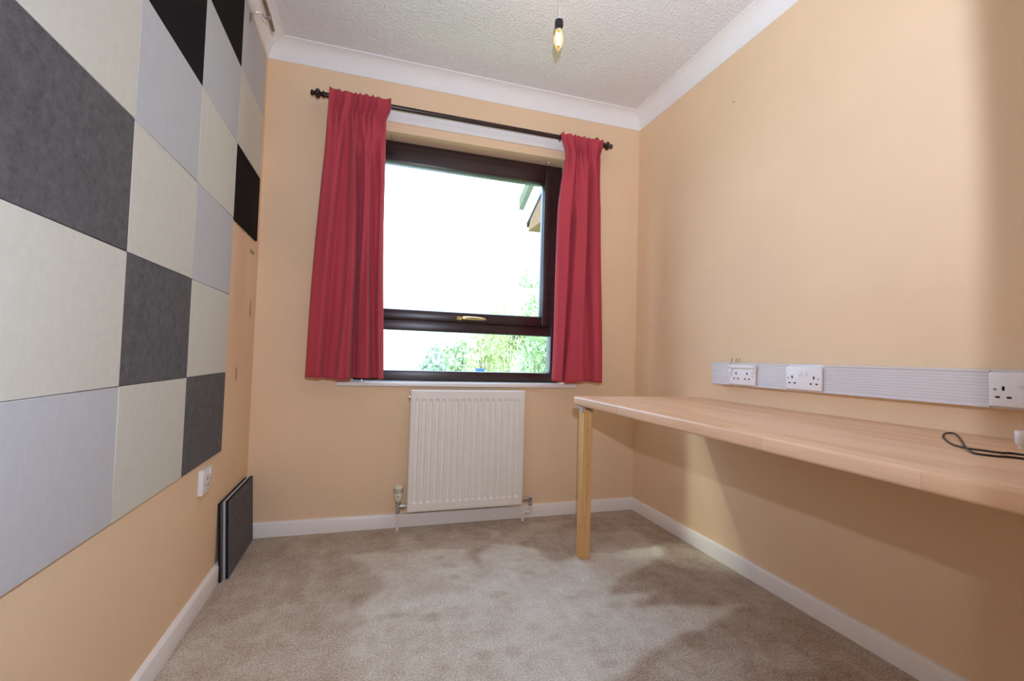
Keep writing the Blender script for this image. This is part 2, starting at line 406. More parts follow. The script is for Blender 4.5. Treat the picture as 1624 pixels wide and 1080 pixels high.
MARKS = [  # first polygon: brushed pile plus painted window and sun light
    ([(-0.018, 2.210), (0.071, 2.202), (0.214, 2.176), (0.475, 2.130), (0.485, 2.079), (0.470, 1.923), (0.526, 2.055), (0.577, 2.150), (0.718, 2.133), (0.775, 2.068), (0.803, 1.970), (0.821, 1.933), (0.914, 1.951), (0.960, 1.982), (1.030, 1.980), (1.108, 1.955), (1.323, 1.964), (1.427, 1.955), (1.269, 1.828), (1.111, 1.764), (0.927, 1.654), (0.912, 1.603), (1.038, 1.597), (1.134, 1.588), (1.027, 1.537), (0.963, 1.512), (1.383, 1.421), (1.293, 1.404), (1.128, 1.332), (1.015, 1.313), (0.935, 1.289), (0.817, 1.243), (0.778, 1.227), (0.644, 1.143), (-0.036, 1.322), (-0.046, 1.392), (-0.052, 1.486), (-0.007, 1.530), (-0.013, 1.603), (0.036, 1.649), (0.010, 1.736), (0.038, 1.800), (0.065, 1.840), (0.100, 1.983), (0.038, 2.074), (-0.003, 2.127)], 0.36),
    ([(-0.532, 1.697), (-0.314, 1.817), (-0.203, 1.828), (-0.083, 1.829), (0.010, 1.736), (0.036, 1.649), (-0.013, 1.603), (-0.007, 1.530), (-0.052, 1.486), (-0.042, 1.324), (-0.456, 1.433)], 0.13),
    ([(-0.195, 2.111), (-0.199, 1.826), (-0.088, 1.840), (-0.145, 1.971)], 0.16),
    ([(-0.194, 2.153), (-0.111, 2.218), (-0.018, 2.210), (-0.003, 2.127), (0.100, 1.983), (0.065, 1.840), (-0.083, 1.829), (-0.145, 1.971)], 0.06),
    ([(0.207, 2.428), (0.168, 2.244), (0.301, 2.214)], 0.13),
    ([(0.459, 2.416), (0.352, 2.202), (0.517, 2.210)], 0.13),
    ([(0.664, 2.361), (0.604, 2.222), (0.686, 2.227)], 0.13),
    ([(0.686, 2.260), (0.830, 2.390), (1.020, 2.408), (1.149, 2.390), (0.983, 2.318), (0.838, 2.261), (0.734, 2.152), (0.656, 2.155)], 0.12),
    ([(0.077, 2.201), (0.168, 2.244), (0.352, 2.202), (0.604, 2.222), (0.656, 2.155), (0.577, 2.150), (0.475, 2.130)], 0.14),
    ([(1.122, 2.197), (1.423, 2.165), (1.335, 1.992), (1.097, 1.964), (1.036, 1.993)], 0.13),
    ([(0.826, 2.229), (1.082, 2.241), (1.011, 2.089), (0.836, 2.054)], 0.07),
    ([(1.340, 1.983), (1.461, 2.002), (1.588, 1.780), (1.608, 1.634), (1.384, 1.717), (1.291, 1.836)], 0.10),
    ([(1.210, 1.253), (1.331, 1.194), (1.316, 1.072), (1.126, 1.116)], 0.12),
    ([(0.929, 1.264), (1.164, 1.204), (1.034, 1.091), (0.788, 1.155)], 0.10),
    ([(-0.372, 1.966), (-0.355, 1.962), (-0.299, 1.813), (-0.317, 1.813)], 0.12),
]
FEET = [(0.498, 1.714, 0.029, -0.16), (0.670, 1.858, 0.027, -0.16), (0.673, 1.505, 0.013, -0.16), (0.782, 1.498, 0.020, -0.16), (0.556, 1.477, 0.034, -0.16), (0.366, 2.002, 0.032, -0.16), (0.374, 1.894, 0.031, -0.16), (0.194, 1.444, 0.023, -0.16), (0.361, 1.379, 0.026, -0.16), (0.451, 1.377, 0.027, -0.16), (0.757, 1.622, 0.024, -0.16), (0.118, 1.664, 0.021, -0.16), (0.241, 1.613, 0.038, -0.16), (0.906, 1.544, 0.024, -0.16), (0.713, 1.255, 0.023, -0.16), (0.334, 2.080, 0.025, -0.16), (0.669, 1.982, 0.022, -0.16), (0.104, 1.577, 0.018, -0.16), (0.234, 1.354, 0.025, -0.16), (0.609, 1.413, 0.020, -0.16)]
build_floor()

# ------------------------------------------------------------------ window
def frame_box(b, x0, x1, z0, z1, w, y0, y1, bev=.003):
    wl, wr, wb, wt = w
    b.box(x0, x0 + wl, y0, y1, z0, z1, bev); b.box(x1 - wr, x1, y0, y1, z0, z1, bev)
    b.box(x0 + wl, x1 - wr, y0, y1, z0, z0 + wb, bev); b.box(x0 + wl, x1 - wr, y0, y1, z1 - wt, z1, bev)
win = empty('window_1', (0.508, DW + .035, WZ0)); struct(win)
FX0, FX1, FZ0, FZ1 = WX0 + .002, WX1 - .002, WZ0 + .002, WZ1 - .004
b = MB(); frame_box(b, FX0, FX1, FZ0, FZ1, (.048, .048, .055, .05), DW, DW + .07, .004)
frm = b.build('window_frame', 'window_brown', win, smooth=True)
box('transom', 'window_brown', FX0 + .048, FX1 - .048, DW + .002, DW + .068, 1.028, 1.088, .004, win)
# opening sash, standing a little proud of the frame
SX0, SX1, SZ0, SZ1 = FX0 + .036, FX1 - .048, 1.084, 2.034
b = MB(); frame_box(b, SX0, SX1, SZ0, SZ1, (.072, .072, .058, .088), DW - .020, DW + .05, .011)
sash = b.build('sash', 'window_brown', win, smooth=True)
b = MB(); frame_box(b, SX0 + .060, SX1 - .060, SZ0 + .046, SZ1 - .074, (.016, .016, .014, .016), DW - .006, DW + .03, .004)
b.build('glazing_bead', 'window_brown', sash, smooth=True)
box('pane', 'window_glass', SX0 + .074, SX1 - .074, DW + .018, DW + .022, SZ0 + .058, SZ1 - .088, 0, sash)
box('pane', 'window_glass', FX0 + .046, FX1 - .046, DW + .03, DW + .034, FZ0 + .052, 1.030, 0, win)
# handle: oval brass plate and lever
b = MB(); b.rings([[(0.487 + .026 * math.cos(t) * k, y, 1.108 + .0125 * math.sin(t) * k) for t in [2 * math.pi * i / 20 for i in range(20)]] for y, k in ((DW - .018, 1), (DW - .024, 1), (DW - .028, .8))])
hd = b.build('handle', 'brass', win, smooth=True)
b = MB(); b.lathe([(0, .009), (.02, .009), (.026, .007)], (0.497, DW - .022, 1.108), (0, -1, 0), 14)
b.tube([(0.497, DW - .046, 1.1085), (0.52, DW - .05, 1.109), (0.56, DW - .05, 1.109), (0.60, DW - .047, 1.108), (0.628, DW - .044, 1.107)], [.009, .0095, .0095, .0085, .005], 12)
b.build('lever', 'brass', hd, smooth=True)
# sill board
sill = struct(MB().box(-0.150, 1.166, D - .030, D, WZ0 - .022, WZ0, .005).box(WX0 + .001, WX1 - .001, D, DW + .06, WZ0 - .022, WZ0).build('trim_5', 'white_gloss', smooth=True))
# board that carries the curtain pole
struct(MB().box(-0.20, 1.22, D - .018, D, 2.120, 2.192, .003).build('trim_6', 'cove_white', smooth=True))

# hooks of an old net-curtain wire in the top of the recess
for i, (hx, hl) in enumerate(((0.068, 'left'), (0.960, 'right'))):
    b = MB(); b.tube([(hx, D + .035, WZ1), (hx, D + .035, WZ1 - .012), (hx + .004, D + .033, WZ1 - .022), (hx + .012, D + .028, WZ1 - .024), (hx + .016, D + .024, WZ1 - .016)], .0022, 8)
    o = b.build('curtain_wire_hook', 'galvanised', None, True, (hx, D + .035, WZ1))
    tag(o, 'small metal hook in the window recess beside the %s red curtain' % hl, 'hook', 'hooks in the window recess')

# ------------------------------------------------------------------ curtain pole
PY, PZ, PR = D - .080, 2.163, .0125
pole = empty('curtain_pole', (0.508, D, PZ)); tag(pole, 'dark turned wooden curtain pole with finials above the window', 'curtain pole')
MB().lathe([(0, PR), (1.535, PR)], (-0.262, PY, PZ), (1, 0, 0), 18).build('rod', 'pole_wood', pole, True)
fin = [(0, .0125), (.002, .017), (.006, .018), (.010, .013), (.014, .010), (.018, .012), (.022, .020), (.030, .0245), (.038, .021), (.043, .012), (.047, .009), (.051, .0125), (.057, .0145), (.062, .011), (.0645, .002)]
MB().lathe(fin, (-0.258, PY, PZ), (-1, 0, 0), 18).build('finial', 'pole_wood', pole, True)
MB().lathe(fin, (1.270, PY, PZ), (1, 0, 0), 18).build('finial', 'pole_wood', pole, True)
for bx in (-0.205, 1.232):
    b = MB(); b.lathe([(0, .022), (.006, .022), (.010, .014), (.012, .009), (.06, .0085)], (bx, D - .001, PZ - .0), (0, -1, 0), 14)
    b.lathe([(-.006, .0185), (.006, .0185)], (bx, PY, PZ), (1, 0, 0), 16)
    b.lathe([(0, .004), (.010, .004), (.014, .008), (.020, .008), (.024, .003)], (bx, PY, PZ + .014), (0, 0, 1), 10)
    b.build('bracket', 'pole_wood', pole, True)

for rx in (-.175, -.10, -.02, .04, 1.00, 1.07, 1.14, 1.205):
    rb = MB(); n = 20
    rb.rings([[(rx + .003 * math.cos(q), PY + (.0172 + .003 * math.sin(q)) * math.cos(2 * math.pi * i / n), PZ - .003 + (.0172 + .003 * math.sin(q)) * math.sin(2 * math.pi * i / n)) for q in [2 * math.pi * m / 6 for m in range(6)]] for i in range(n + 1)], cap=False)
    rb.build('curtain_ring', 'pole_wood', pole, True)
# ------------------------------------------------------------------ curtains
def lerp(a, b, t): return a + (b - a) * t
def interp(keys, t):
    for (t0, v0), (t1, v1) in zip(keys, keys[1:]):
        if t <= t1: k = (t - t0) / (t1 - t0); return lerp(v0, v1, max(0, k))
    return keys[-1][1]
def sstep(a, b, x):
    k = max(0.0, min(1.0, (x - a) / (b - a))); return k * k * (3 - 2 * k)
def curtain(name, label, left, right, ztop, zbot, folds, pleats, seed):
    """left/right: edge keys (t, x); folds: (s at top, s at bottom, t where it starts, depth, half width, lean)"""
    rnd = random.Random(seed); NS, NT_ = 200, 110
    ph = [rnd.uniform(-.4, .4) for _ in range(40)]; tops = [rnd.uniform(-1, 1) for _ in range(60)]
    root = empty(name, ((left[0][1] + right[0][1]) / 2, PY, zbot)); tag(root, label, 'curtain', 'red curtains at the window')
    V = []; F = []
    for j in range(NT_ + 1):
        t = (j / NT_); t = t ** 1.25
        xl_, xr_ = interp(left, t), interp(right, t)
        hdr = 1 - sstep(.055, .085, t)
        for i in range(NS + 1):
            s = i / NS
            # pencil pleats of the heading, fading into the long folds
            p = s * pleats + 0.35 * math.sin(s * 9 + seed) + .2 * math.sin(s * 23 + seed * 2)
            fr = p - math.floor(p); pl = abs(math.sin(math.pi * fr)) ** .75
            y = 0.0
            gat = (1 - hdr) * math.exp(-(t - .07) / .055)
            y -= (.016 + .016 * min(1, t / .05)) * hdr * (pl - .5) + .034 * gat * (pl - .5)
            zt = 0.0
            if t < .07: zt = ((.004 * tops[int(p) % 60] + .003) * pl - .003) * (1 - t / .07)
            # cinch where the tape gathers the cloth
            y += .007 * math.exp(-((t - .072) / .012) ** 2)
            long = sstep(.06, .22, t)
            xs = 0.0
            for (s0, s1, ts, dep, hw, lean) in folds:
                c = lerp(s0, s1, t ** .8) + .012 * math.sin(t * 7 + s0 * 20); d_ = (s - c) / (hw * 1.3)
                k = sstep(ts, ts + .12, t) * (.75 + .25 * math.sin(t * 5 + s0 * 31))
                # a fold: the cloth swells out slowly on one side, then tucks back sharply behind its neighbour
                q = -d_ if lean > 0 else d_
                sh = -math.exp(-q * 1.6) * (1 - math.exp(-q * 9)) if q > 0 else .9 * math.exp(-(q * 1.5) ** 2) * (1 - math.exp(q * 9))
                y += 1.9 * dep * k * sh
                xs += (-lean) * .10 * hw * k * math.exp(-(d_ * 2.2) ** 2)
            y += .006 * long * math.sin(s * 17 + seed + 1.5 * t) + .0012 * math.sin(s * 41 + t * 5 + seed)
            # edge returns towards the wall
            e = max(0, 1 - s / .05); y += .016 * e * e * long
            e = max(0, 1 - (1 - s) / .05); y += .016 * e * e * long
            x = lerp(xl_, xr_, s + xs * (s * (1 - s) * 4)) + .0045 * math.sin(2 * math.pi * p) * (.3 + hdr) * math.exp(-t * 2)
            x += .004 * math.sin(t * 6 + s * 7 + seed)
            V.append((x, PY - .040 + y, lerp(ztop, zbot, t) + zt + .004 * math.sin(s * 9 + seed) * sstep(.9, 1, t)))
    for j in range(NT_):
        for i in range(NS):
            a = j * (NS + 1) + i; F.append((a, a + 1, a + NS + 2, a + NS + 1))
    off = Vector(root.location)
    me = bpy.data.meshes.new('cloth'); me.from_pydata([Vector(v) - off for v in V], [], F); me.update()
    o = link('cloth', me, 'red_cloth', root, True)
    md = o.modifiers.new('thickness', 'SOLIDIFY'); md.thickness = .0016; md.offset = 0
    # gathering tape at the back of the heading, its tip showing over the top
    tb = MB(); tx = lerp(left[0][1], right[0][1], .42 if left[0][1] < .5 else .12)
    tb.tube([(tx, PY - .030, ztop - .006), (tx + .012, PY - .032, ztop + .003), (tx + .03, PY - .030, ztop + .001)], .0042, 8)
    tb.build('heading_tape', 'curtain_tape', root, True)
    return root
curtain('curtain', 'red curtain hanging at the left of the window, nearer the felt panels',
        [(0, -.236), (.075, -.238), (.3, -.252), (1, -.287)], [(0, .060), (.045, .060), (.08, .036), (.3, .046), (1, .071)], 2.180, .770,
        [(.33, .185, .05, .026, .12, 1), (.47, .40, .08, .016, .09, -1), (.50, .60, .05, .036, .10, 1), (.61, .665, .12, .028, .07, -1), (.74, .82, .18, .034, .10, 1), (.88, .93, .12, .026, .06, -1)], 9, 1.0)
curtain('curtain', 'red curtain hanging at the right of the window, nearer the desk',
        [(0, .984), (.03, .992), (.075, 1.022), (.3, .990), (1, .968)], [(0, 1.258), (.03, 1.252), (.075, 1.238), (.3, 1.262), (1, 1.290)], 2.172, .768,
        [(.30, .17, .05, .034, .10, 1), (.44, .24, .25, .026, .07, -1), (.58, .62, .05, .024, .13, 1), (.70, .74, .06, .018, .08, -1), (.80, .88, .05, .026, .10, 1)], 8, 2.3)

# ------------------------------------------------------------------ radiator
RX0, RX1, RZ0, RZ1, RY = .214, .834, .092, .714, D - .085
rad = empty('radiator', (.524, D, RZ0)); tag(rad, 'white ribbed panel radiator under the window sill', 'radiator')
NR = 17; pit = (RX1 - RX0 - .046) / NR
def radiator_panel():
    xs = [RX0, RX0 + .008, RX0 + .0095]; ys = [0, 0, .0025]
    ped = [(RX0, .010), (RX0 + .004, .002), (RX0 + .011, 0), (RX0 + .0125, .0025), (RX0 + .015, .0005)]
    mid = []
    for k in range(NR):
        x0 = RX0 + .023 + k * pit
        for f, d in ((.04, 0), (.16, .0085), (.50, .0095), (.62, .0085), (.74, 0)): mid.append((x0 + f * pit, d))
    end = [(RX1 - .015, .0005), (RX1 - .0125, .0025), (RX1 - .011, 0), (RX1 - .004, .002), (RX1, .010)]
    cols = ped + mid + end
    rows = [(RZ1, .010, 0), (RZ1 - .004, .002, 0), (RZ1 - .010, 0, 0), (RZ1 - .0115, .0025, 0), (RZ1 - .014, .0005, 0), (RZ1 - .044, .0005, 0), (RZ1 - .056, 0, 1), (RZ0 + .056, 0, 1), (RZ0 + .044, 0, 0), (RZ0 + .014, .0005, 0), (RZ0 + .0115, .0025, 0), (RZ0 + .010, 0, 0), (RZ0 + .004, .002, 0), (RZ0, .010, 0)]
    b = MB(); ed = {id(c) for c in ped + end}
    grid = [[b.bm.verts.new((c[0], RY + max(off, c[1] if (id(c) in ed or fl_) else 0), z)) for c in cols] for z, off, fl_ in rows]
    for r0, r1 in zip(grid, grid[1:]):
        for i in range(len(cols) - 1): b.bm.faces.new((r0[i], r0[i + 1], r1[i + 1], r1[i]))
    return b.build('front_panel', 'radiator_white', rad)
radiator_panel()
box('back_panel', 'radiator_white', RX0 + .001, RX1 - .001, RY + .010, RY + .046, RZ0, RZ1, .004, rad)
for bx in (.33, .71): box('wall_bracket', 'radiator_white', bx - .02, bx + .02, RY + .046, D, RZ0 + .12, RZ1 - .05, .002, rad)
box('top_plug', 'chrome', RX0 - .008, RX0 + .004, RY + .016, RY + .036, RZ1 - .05, RZ1 - .03, .003, rad)

# thermostatic valve at the left, lockshield valve at the right
VX, VY, VZ = .172, D - .058, .121
tv = empty('radiator_valve', (VX, VY, 0)); tag(tv, 'thermostatic valve with cream head and straight pipe beside the radiator', 'valve')
hd = MB().lathe([(.148, .011), (.152, .015), (.166, .0205), (.180, .022), (.214, .022), (.222, .0205), (.228, .019), (.2305, .010), (.2305, 0)], (VX, VY, 0), (0, 0, 1), 22).build('thermostat_head', 'cream_plastic', tv, True)
for k in range(16):
    a = 2 * math.pi * k / 16
    MB().box(-.0012, .0012, .0212, .0226, .190, .213, mat=Matrix.Translation((VX, VY, 0)) @ Matrix.Rotation(a, 4, 'Z')).build('vent_slot', 'dark_slot', hd)
MB().lathe([(0, .003), (.001, .003)], (VX - .004, VY - .0218, .176), (0, -1, 0), 10).build('pointer_dot', 'dark_slot', hd)
b = MB(); b.lathe([(.088, .0115), (.098, .0125), (.100, .010), (.112, .0105), (.134, .0105), (.138, .014), (.147, .014), (.149, .011)], (VX, VY, 0), (0, 0, 1), 16)
b.lathe([(0, .009), (.012, .009), (.013, .0135), (.026, .0135), (.027, .010), (.040, .010), (.041, .013), (RX0 - VX + .003, .013)], (VX, VY, VZ), (1, 0, 0), 16)
b.build('valve_body', 'chrome', tv, True)
MB().lathe([(0, .0076), (.090, .0076)], (VX, VY, 0), (0, 0, 1), 14).build('pipe', 'pipe_white', tv, True)
LX = .886
lv = empty('radiator_valve', (LX, VY, 0)); tag(lv, 'lockshield valve with white cap and crooked pipe beside the radiator', 'valve')
b = MB(); b.lathe([(.083, .0115), (.094, .012), (.096, .010), (.125, .0105), (.127, .011)], (LX, VY, 0), (0, 0, 1), 16)
b.lathe([(0, .009), (.014, .009), (.015, .013), (.026, .013), (.027, .010), (.036, .010), (.037, .013), (LX - RX1 + .003, .013)], (LX, VY, VZ - .005), (-1, 0, 0), 16)
b.build('valve_body', 'chrome', lv, True)
MB().lathe([(.125, .0105), (.138, .011), (.141, .008), (.141, 0)], (LX, VY, 0), (0, 0, 1), 14).build('valve_cap', 'white_plastic', lv, True)
arc = lambda cx, cz, r, a0, a1: [(cx + r * math.cos(math.radians(a0 + (a1 - a0) * k / 5)), VY, cz + r * math.sin(math.radians(a0 + (a1 - a0) * k / 5))) for k in range(6)]
MB().tube([(LX, VY, .088)] + arc(LX - .012, .058, .012, 0, -90) + arc(LX - .030, .034, .012, 90, 180) + [(LX - .042, VY, 0)], .0076, 12).build('pipe', 'pipe_white', lv, True)

# ------------------------------------------------------------------ felt panels on the left wall
PH, PW, PY4, PZ1, PT = .300, .3985, 2.4306, 1.4058, .009
pm = {'c': 'cream_felt', 'g': 'grey_felt', 'd': 'charcoal_felt', 'k': 'black_felt'}
grid = {  # column (1 nearest the camera, 4 at the window wall): rows from the top
    1: 'dgcdcg', 2: 'ckgcdc', 3: 'kgcgcd', 4: 'gck'}
rowname = ['top row', 'second row', 'third row', 'fourth row', 'fifth row', 'bottom row']
cname = {'c': 'cream', 'g': 'light grey', 'd': 'charcoal', 'k': 'black'}
colname = {1: 'column nearest the camera', 2: 'second column from the camera', 3: 'third column from the camera', 4: 'column beside the window wall'}
for c, rows in grid.items():
    for r, ch in enumerate(rows):
        zt = PZ1 + .9 - r * PH; y1 = PY4 - (4 - c) * PW; y0 = y1 - PW
        g = .0006
        o = MB().box(XL, XL + PT, y0 + g, y1 - g, zt - PH + g, zt - g, .0012, 1).build('felt_panel', pm[ch], None, True, (XL, (y0 + y1) / 2, zt - PH))
        tag(o, '%s felt panel on the left wall, %s, %s' % (cname[ch], rowname[r], colname[c]), 'wall panel', 'felt panels on the left wall')
# patch of paler paint the missing panels left, with the fixing strips
marks = [((2.345, 2.412), (1.336, 1.352), 'short horizontal fixing strip left on the wall below the black panel'),
         ((2.394, 2.406), (1.049, 1.119), 'vertical fixing strip left on the wall close to the corner'),
         ((2.208, 2.220), (.766, .820), 'lowest fixing strip left on the bare wall beside the panels')]
for (ya, yb), (za, zb), lb in marks:
    o = box('fixing_strip', 'grey_mark', XL, XL + .0025, ya, yb, za, zb, .0006, None, 1, (XL, (ya + yb) / 2, za)); tag(o, lb, 'fixing strip', 'fixing strips on the left wall')

# three spare panels leaning in the corner
def leaning(xb, xt, y0, y1, th, mat, label, yaw=0.0, ln=.30):
    ang = math.atan2(xb - xt, ln)
    m = Matrix.Translation((xb, y0, 0)) @ Matrix.Rotation(yaw, 4, 'Z') @ Matrix.Rotation(-ang, 4, 'Y')
    r = empty('leaning_panel', (xb, y0, 0)); tag(r, label, 'wall panel', 'spare panels leaning in the corner')
    zb = th * math.sin(ang)
    mm = Matrix.Translation((0, 0, .0)) @ m
    MB().box(-.0012, .0, .0, y1 - y0, .0005, ln, 0, 1, mm).build('felt_face', mat, r)
    MB().box(-th, -.0012, .0, y1 - y0, .0005, ln, 0, 1, mm).build('board', 'panel_edge' if 'light' in label else 'panel_edge_dark', r)
leaning(-.5065, -.5205, 2.052, 2.45, .0095, 'charcoal_felt', 'dark spare panel at the back of the three leaning in the corner')
leaning(-.4995, -.5125, 2.076, 2.47, .0065, 'grey_felt', 'light spare panel sandwiched between two dark ones leaning in the corner')
leaning(-.4885, -.5010, 2.080, 2.478, .0095, 'charcoal_felt', 'dark spare panel in front of the three leaning in the corner')

# ------------------------------------------------------------------ sockets
def plugholes(o, fx, y, z, mk):
    mk(y, z + .011, .0026, .0052); mk(y - .011, z - .011, .0045, .0022); mk(y + .011, z - .011, .0045, .0022)
def double_socket(face_x, yc, zc, depth, label, style, sgn=-1):
    """faces -x (right wall); face_x is the trunking face"""
    r = empty('double_socket', (face_x, yc, zc)); tag(r, label, 'socket', 'double sockets above the desk')
    fx = face_x - depth
    pl = box('face_plate', 'socket_white', fx, face_x, yc - .073, yc + .073, zc - .043, zc + .043, .004, r, 3)
    def slot(y, z, hw, hh): box('pin_slot', 'dark_slot', fx - .0004, fx + .003, y - hw, y + hw, z - hh, z + hh, 0, pl)
    if style == 'switched':
        for s in (-1, 1):
            plugholes(r, fx, yc + s * .044, zc - .008, slot)
            k = box('rocker_switch', 'socket_white', fx - .0035, fx + .002, yc + s * .0105 - .007, yc + s * .0105 + .007, zc + .008, zc + .025, .0015, r)
            MB().lathe([(0, .0032), (.0008, .0028)], (fx, yc + s * .0605, zc), (-1, 0, 0), 10).build('screw', 'steel', pl)
    else:
        MB().box(fx - .010, fx + .002, yc - .070, yc + .070, zc + .026, zc + .041, .004, 3).build('hood', 'socket_white', r, True)
        for s in (-1, 1):
            plugholes(r, fx, yc + s * .030, zc - .006, slot)
            MB().box(fx - .008, fx + .002, yc + s * .060 - .008, yc + s * .060 + .008, zc + .006, zc + .026, .004, 3).build('screw_cover', 'socket_white', r, True)
            MB().lathe([(0, .003), (.0008, .0026)], (fx, yc + s * .060, zc - .004), (-1, 0, 0), 10).build('screw', 'steel', pl)
    return r
TX = XR - .050; TZ0, TZ1 = .803, .902; TY0, TY1 = -.30, 1.778
tr = empty('cable_trunking', (XR, (TY0 + TY1) / 2, TZ0)); tag(tr, 'long white ribbed cable trunking along the wall above the desk', 'trunking')
box('back_channel', 'white_plastic', TX + .004, XR, TY0, TY1, TZ0, TZ1, .003, tr)
sock = [(1.592, 'hooded', 'hooded double socket in the trunking, farthest from the camera'), (1.302, 'switched', 'switched double socket in the middle of the trunking'), (.700, 'switched', 'switched double socket in the trunking near the black cable')]
edges = [TY1] + [e for yc, *_ in sock for e in (yc + .0735, yc - .0735)] + [TY0]
for k in range(0, len(edges), 2):
    ya, yb = edges[k + 1] + .0005, edges[k] - .0005
    lid = box('lid', 'white_plastic', TX + .0005, TX + .005, ya, yb, TZ0 + .003, TZ1 - .003, .001, tr, 1)
    for q in range(9):
        zz = TZ0 + .016 + q * .0085
        box('rib', 'white_plastic', TX - .0008, TX + .001, ya, yb, zz - .0026, zz + .0026, .0007, lid, 1)
    box('lip', 'white_plastic', TX - .003, TX + .002, ya, yb, TZ1 - .007, TZ1 - .001, .001, lid, 1)
    box('lip', 'white_plastic', TX - .003, TX + .002, ya, yb, TZ0 + .001, TZ0 + .007, .001, lid, 1)
for yc, st, lb in sock: double_socket(TX + .0005, yc, .8515, .009, lb, st)
w = empty('wire_ends', (XR, 1.67, TZ1)); tag(w, 'three short wire ends poking up behind the white trunking', 'wires')
for wy in (1.695, 1.669, 1.653):
    MB().tube([(XR - .016, wy, TZ1 - .002), (XR - .014, wy, TZ1 + .02)], .0014, 8).build('wire', 'steel', w, True)
# socket low on the left wall
ls = empty('wall_socket', (XL, 1.847, .44)); tag(ls, 'white socket on the left wall beneath the felt panels', 'socket')
lx = XL + .018
pl = box('face_plate', 'socket_white', XL, lx, 1.806, 1.892, .398, .484, .004, ls, 3)
def slotl(y, z, hw, hh): box('pin_slot', 'dark_slot', lx - .003, lx + .0004, y - hw, y + hw, z - hh, z + hh, 0, pl)
plugholes(ls, lx, 1.849, .438, slotl)
box('rocker_switch', 'socket_white', lx - .002, lx + .0035, 1.868, 1.882, .458, .476, .0015, ls)
for s in (-1, 1): MB().lathe([(0, .003), (.0008, .0026)], (lx, 1.849 + s * .034, .441), (1, 0, 0), 10).build('screw', 'steel', pl)

# ------------------------------------------------------------------ desk
DX0, DY1, DZ0, DZ1 = .915, 1.972, .686, .725
desk = empty('desk', (1.24, .9, 0)); tag(desk, 'long wooden worktop desk along the right wall on a pine leg', 'desk')
b = MB(); b.box(DX0, XR - .002, -.35, DY1, DZ0, DZ1)
es = [e for e in b.bm.edges if abs(e.verts[0].co.x - DX0) < 1e-5 and abs(e.verts[1].co.x - DX0) < 1e-5 and abs(e.verts[0].co.z - e.verts[1].co.z) < 1e-5]
bmesh.ops.bevel(b.bm, geom=es, offset=.009, segments=5, profile=0.5, affect='EDGES')
b.build('desktop', 'beech_blocks', desk, True)
LG = .940
leg = MB().box(LG, LG + .047, 1.918, 1.965, 0, DZ0, .002, 1).build('leg', 'pine', desk, True)
for hx, hz in ((.966, .571), (.946, .476), (.972, .486), (.970, .415), (.956, .151), (.955, .185)):
    MB().lathe([(0, .0022), (.0006, .0018)], (hx, 1.918, hz), (0, -1, 0), 8).build('nail_hole', 'dark_slot', leg)
for hy, hz in ((1.940, .560), (1.938, .137)):
    MB().lathe([(0, .0022), (.0006, .0018)], (LG, hy, hz), (-1, 0, 0), 8).build('nail_hole', 'dark_slot', leg)
MB().box(LG - .003, LG, 1.923, 1.960, .655, DZ0).box(LG - .018, LG, 1.923, 1.960, DZ0 - .003, DZ0).box(LG + .004, LG + .040, 1.915, 1.918, .668, DZ0).build('corner_bracket', 'galvanised', desk)

# ------------------------------------------------------------------ cable and plug on the desk
def smooth_path(pts, n=8):
    pts = [Vector(p) for p in pts]; out = []
    for i in range(len(pts) - 1):
        p0, p1, p2, p3 = pts[max(i - 1, 0)], pts[i], pts[i + 1], pts[min(i + 2, len(pts) - 1)]
        for k in range(n):
            t = k / n
            out.append(.5 * ((2 * p1) + (-p0 + p2) * t + (2 * p0 - 5 * p1 + 4 * p2 - p3) * t * t + (-p0 + 3 * p1 - 3 * p2 + p3) * t ** 3))
    out.append(pts[-1]); return out
cz = DZ1 + .0022
path = [(1.30, .42, cz), (1.2910, 0.6049, cz), (1.2685, 0.6275, cz), (1.2615, 0.6550, cz), (1.2550, 0.6732, cz), (1.2581, 0.6906, cz), (1.2775, 0.7176, cz), (1.3287, 0.7589, cz), (1.3930, 0.8036, cz), (1.4429, 0.8310, cz + 0.001), (1.4720, 0.8420, cz + 0.002), (1.4803, 0.8314, cz + 0.003), (1.4373, 0.7980, cz + 0.003), (1.3458, 0.7399, cz + 0.004), (1.2543, 0.6839, cz + 0.0045), (1.2155, 0.6553, cz + 0.002), (1.1947, 0.6326, cz), (1.2059, 0.6062, cz), (1.2339, 0.5782, cz), (1.26, .42, cz)]
o = MB().tube(smooth_path(path), .0022, 8).build('power_cable', 'black_rubber', None, True, (1.35, .7, DZ1))
tag(o, 'thin black cable lying in a loop on the desk', 'cable')
pg = empty('white_plug', (1.385, .651, DZ1)); tag(pg, 'small white cylindrical plug standing on the desk behind the black cable', 'plug')
MB().lathe([(0, .009), (.002, .0098), (.011, .0098), (.012, .008)], (1.392, .652, DZ1), (0, 0, 1), 16).build('base', 'cream_plastic', pg, True)
MB().lathe([(.011, .0125), (.013, .0140), (.038, .0150), (.041, .0135), (.042, .002)], (1.392, .652, DZ1), (0, 0, 1), 18).build('body', 'socket_white', pg, True)

# ------------------------------------------------------------------ steel rail high on the left wall
rl = empty('wall_rail', (XL, 1.3, 2.30)); tag(rl, 'thin metal rail on a bent bracket above the felt panels', 'rail')
MB().tube([(-.457, .3, 2.302), (-.457, 2.222, 2.302)], .0085, 14).build('rod', 'steel', rl, True)
MB().tube(smooth_path([(XL + PT + .003, 2.115, 2.250), (XL + PT + .003, 2.115, 2.285), (XL + PT + .006, 2.115, 2.291), (-.500, 2.118, 2.297), (-.482, 2.120, 2.299), (-.472, 2.128, 2.288), (-.461, 2.132, 2.288)], 5), .003, 8).build('bracket', 'steel', rl, True)
MB().lathe([(0, .0105), (.016, .0105)], (-.457, 2.124, 2.302), (0, 1, 0), 14).build('clamp', 'galvanised', rl, True)

